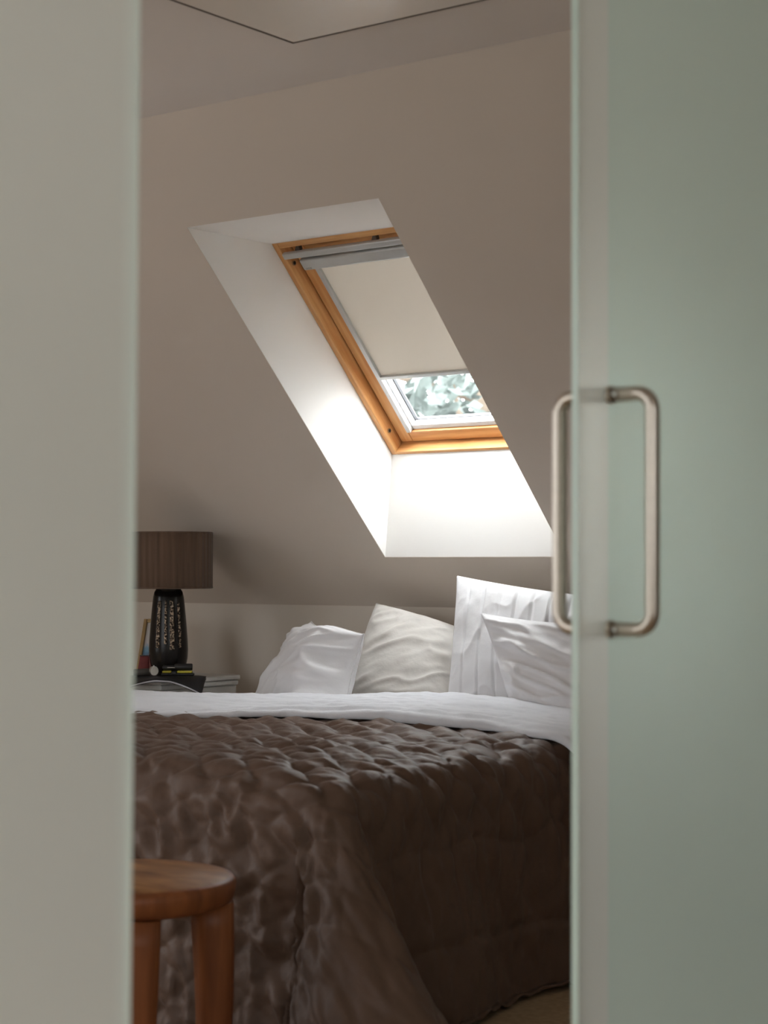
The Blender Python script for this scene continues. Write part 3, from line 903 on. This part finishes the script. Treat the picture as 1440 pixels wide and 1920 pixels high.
view_a = math.atan2(0 - ly, 0 - lx)         # towards the door opening
for a0, wdt, z0, z1 in ((-0.58, 0.20, 0.10, 0.262), (-0.16, 0.12, 0.115, 0.262), (0.18, 0.22, 0.095, 0.262), (0.62, 0.16, 0.10, 0.255)):
    vs, fs = [], []
    nz_, na = 18, 5
    for j in range(nz_ + 1):
        z = z0 + (z1 - z0) * j / nz_
        for i in range(na + 1):
            a = view_a + a0 + wdt * (i / na - 0.5) * (1 + 0.15 * math.sin(j * 2.1))
            r = base_r(z) + 0.0012 + 0.0012 * random.Random(j * 31 + i).random()
            vs.append((r * math.cos(a), r * math.sin(a), z))
    fs = [(j * (na + 1) + i, j * (na + 1) + i + 1, (j + 1) * (na + 1) + i + 1, (j + 1) * (na + 1) + i) for j in range(nz_) for i in range(na)]
    s_ = pyd('hammered_strip', vs, fs, M['glitter'], lamp)
    s_['label'] = 'glittering hammered strip in the dark glass'
sr = 0.151
sb, stp = CAM_Z + (HY - 1104) * k - NZ, CAM_Z + (HY - 998) * k - NZ
rip = lambda a: 0.006 * math.sin(a * 46) + 0.003 * math.sin(a * 17 + 1)
sh = lathe('lamp_shade', [(sr - 0.006, sb + 0.004), (sr - 0.003, sb), (sr, sb + 0.002), (sr + 0.0005, (sb + stp) / 2), (sr + 0.001, stp - 0.002), (sr - 0.002, stp), (sr - 0.006, stp - 0.003), (sr - 0.006, sb + 0.004)],
           M['shade'], lamp, 276, ripple=rip)
for z in (sb + 0.004, stp - 0.004):
    lathe('rim_band', [(sr + 0.0012, z - 0.003), (sr + 0.0024, z - 0.001), (sr + 0.0024, z + 0.001), (sr + 0.0012, z + 0.003)], M['shade'], sh, 96)
bm = bmesh.new()
for q_ in range(3):
    a = q_ * 2 * math.pi / 3
    tube_bm([(0.008 * math.cos(a), 0.008 * math.sin(a), 0.335), ((sr - 0.006) * math.cos(a), (sr - 0.006) * math.sin(a), 0.335)], 0.0015, 8, bm)
bmobj('shade_spider', bm, M['brass'], lamp)
tag(lamp, 'dark glass table lamp with a brown thread-wrapped drum shade', 'lamp')

# leaning photo frame
fo = empty('photo_frame', (-4.572, 4.682, NZ + 0.0085), (math.radians(-27), 0, math.radians(26.6)))
fw_, fh_, ft = 0.13, 0.205, 0.016
for lo, hi, nm in (((-fw_ / 2, 0, 0), (-fw_ / 2 + .013, ft, fh_), 'stile'), ((fw_ / 2 - .013, 0, 0), (fw_ / 2, ft, fh_), 'stile'),
                   ((-fw_ / 2 + .013, 0, 0), (fw_ / 2 - .013, ft, .013), 'rail'), ((-fw_ / 2 + .013, 0, fh_ - .013), (fw_ / 2 - .013, ft, fh_), 'rail')):
    box(nm, lo, hi, M['brass'], fo, 0.002)
box('picture', (-fw_ / 2 + .0132, 0.007, .0132), (fw_ / 2 - .0132, 0.010, fh_ - .0132), M['photo'], fo)
tag(fo, 'small gold photo frame leaning back beside the dark lamp', 'photo frame')


# floppy magazine over the front right corner of the table
MX, MY = -4.295, 4.442
def magazine():
    root = empty('magazine', (MX, MY, NZ))
    nu, nv = 30, 20
    L_, W_ = 0.28, 0.164
    rot = math.radians(37)
    def surf(sc):
        P = np.zeros((nv + 1, nu + 1, 3))
        for j in range(nv + 1):
            for i in range(nu + 1):
                a = (i / nu - 0.5) * L_ * sc; b = (j / nv - 0.512) * W_ * sc
                x = a * math.cos(rot) - b * math.sin(rot)
                y = a * math.sin(rot) + b * math.cos(rot)
                over = max(0, MX + x - NX1 - 0.004) + max(0, NY0 - 0.004 - (MY + y))
                P[j, i] = (x, y, 0.0015 - 1.9 * over ** 1.75)
        return P
    pg = surf(0.985); N = np.zeros_like(pg); N[..., 2] = 1
    grid_slab('pages', pg + np.array([0, 0, 0.0062]), N, 0.0055, M['paper'], root)
    cv = surf(1.0)
    grid_slab('cover', cv + np.array([0, 0, 0.0074]), N, 0.0010, M['cover'], root)
    grid_slab('cover', cv + np.array([0, 0, 0.0004]), N, 0.0010, M['cover'], root)
    return tag(root, 'dark-covered magazine drooping over the bedside table corner', 'magazine')


magazine()
MZ = NZ + 0.0092        # upper side of the magazine

# yellow and black folding tool with a black torch lying on it
tool = empty('utility_knife', (-4.300, 4.522, MZ), (0, 0, math.radians(37)))
box('body', (-0.056, -0.014, 0.0), (0.056, 0.014, 0.009), M['black'], tool, 0.004, 3)
box('yellow_grip', (-0.052, -0.0145, 0.0092), (-0.022, 0.0125, 0.0165), M['yellow'], tool, 0.003, 3)
box('yellow_grip', (-0.002, -0.0145, 0.0092), (0.050, 0.0125, 0.0165), M['yellow'], tool, 0.003, 3)
box('slider', (-0.020, -0.0175, 0.004), (-0.003, 0.010, 0.0150), M['black'], tool, 0.002)
tag(tool, 'yellow and black pocket tool lying on the magazine', 'tool')
torch = empty('pocket_torch', (-4.302, 4.524, MZ + 0.0170), (0, 0, math.radians(37)))
bm = tube_bm([(-0.050, 0, 0.010), (-0.012, 0, 0.010), (-0.008, 0, 0.012), (0.046, 0, 0.012), (0.050, 0, 0.012)], [0.0085, 0.0085, 0.0118, 0.0118, 0.0105], 24)
bmobj('barrel', bm, M['black'], torch, False)
box('clip', (-0.035, -0.0105, 0.009), (-0.006, -0.0090, 0.0115), M['silver'], torch, 0.0005)
bmobj('tail_switch', tube_bm([(-0.0502, 0, 0.010), (-0.053, 0, 0.010)], 0.005, 14), M['bolt'], torch)
tag(torch, 'small black torch with a silver clip on the yellow tool', 'torch')

# wristwatch standing on its closed strap
wt = empty('wristwatch', (-4.352, 4.452, MZ), (0, 0, math.radians(37)))
vs, fs = [], []
na = 40
for i in range(na):
    a = 2 * math.pi * i / na
    for z, r in ((0.0005, 0.0), (0.0005, 0.0025), (0.0215, 0.0025), (0.0215, 0.0)):
        vs.append(((0.036 + r) * math.cos(a) - 0.028, (0.024 + r) * math.sin(a) + 0.016, z + 0.004 * (1 + math.cos(a)) * 0.4))
for i in range(na):
    for j in range(4):
        fs.append((i * 4 + j, i * 4 + (j + 1) % 4, ((i + 1) % na) * 4 + (j + 1) % 4, ((i + 1) % na) * 4 + j))
pyd('strap', vs, fs, M['leather'], wt, True)
cs = bmobj('case', tube_bm([(0.004, -0.008, 0.0175), (0.0085, -0.0135, 0.0175)], 0.0165, 32), M['silver'], wt)
bmobj('dial', tube_bm([(0.0086, -0.0137, 0.0175), (0.0090, -0.0142, 0.0175)], 0.0138, 32), M['dial'], cs)
bmobj('crown', tube_bm([(0.0065, -0.0105, 0.0340), (0.0065, -0.0105, 0.0368)], 0.0025, 12), M['silver'], cs)
tag(wt, 'silver wristwatch on a dark strap beside the lamp base', 'watch')

# red pouch between lamp and frame
pc = empty('pouch', (-4.462, 4.520, NZ + 0.0005), (0, 0, math.radians(30)))
vs, fs = [], []
for j in range(9):
    f = j / 8
    z = 0.070 * f
    for i in range(20):
        a = 2 * math.pi * i / 20
        e = 0.024 * (1 - 0.35 * f) ; d = 0.016 * (1 - f * 0.88) + 0.001
        vs.append((e * math.cos(a) + 0.004 * f, d * math.sin(a), z))
for j in range(8):
    for i in range(20):
        fs.append((j * 20 + i, j * 20 + (i + 1) % 20, (j + 1) * 20 + (i + 1) % 20, (j + 1) * 20 + i))
fs.append(tuple(range(19, -1, -1))); fs.append(tuple(range(160, 180)))
pyd('body', vs, fs, M['red'], pc, True)
box('zip', (-0.012, -0.0028, 0.0702), (0.020, 0.0028, 0.0735), M['black'], pc, 0.0008)
tag(pc, 'small red pouch squeezed between lamp and photo frame', 'pouch')

# ------------------------------------------------------------------ tree outside the roof window
tree = empty('tree', (-10.6, 15.6, -2.8))
rng = random.Random(4)
bm = bmesh.new()
tube_bm([(0, 0, 0), (0.1, 0, 1.5), (0.0, 0.1, 3.2), (0.1, 0.0, 5.0), (0.0, 0.0, 7.4)], [0.22, 0.17, 0.13, 0.09, 0.02], 12, bm)
bmobj('trunk', bm, M['bark'], tree, True)
tips = []
for i in range(15):
    a = i * 2.4; z0 = 2.2 + 4.2 * i / 15; L = 2.7 * (1 - 0.5 * i / 15)
    tip = Vector((L * math.cos(a), L * math.sin(a), z0 + 0.8))
    bmobj('branch', tube_bm([(0.05, 0.03, z0), (tip.x * .5, tip.y * .5, z0 + 0.25), tip], [0.05, 0.035, 0.012], 8), M['bark'], tree, True)
    for f in (0.45, 0.65, 0.85, 1.0):
        tips.append(Vector((tip.x * f, tip.y * f, z0 + 0.8 * f)))
vs, fs = [], []
for t in tips:
    for _ in range(75):
        c = t + Vector((rng.gauss(0, .42), rng.gauss(0, .42), rng.gauss(0, .36)))
        n = Vector((rng.gauss(0, 1), rng.gauss(0, 1), rng.gauss(0, 1) + .6)).normalized()
        x = n.orthogonal().normalized(); x = (Matrix.Rotation(rng.random() * 6.28, 3, n) @ x); y = n.cross(x)
        s_ = rng.uniform(.09, .16)
        b0 = len(vs)
        vs += [c - x * s_, c - y * s_ * .5 + n * .01, c + x * s_, c + y * s_ * .5 + n * .01]
        fs.append((b0, b0 + 1, b0 + 2, b0 + 3))
fo_ = pyd('foliage', vs, fs, M['leaf'], tree)
fo_['kind'] = 'stuff'
tag(tree, 'pale leafy tree outside the roof window glass', 'tree')
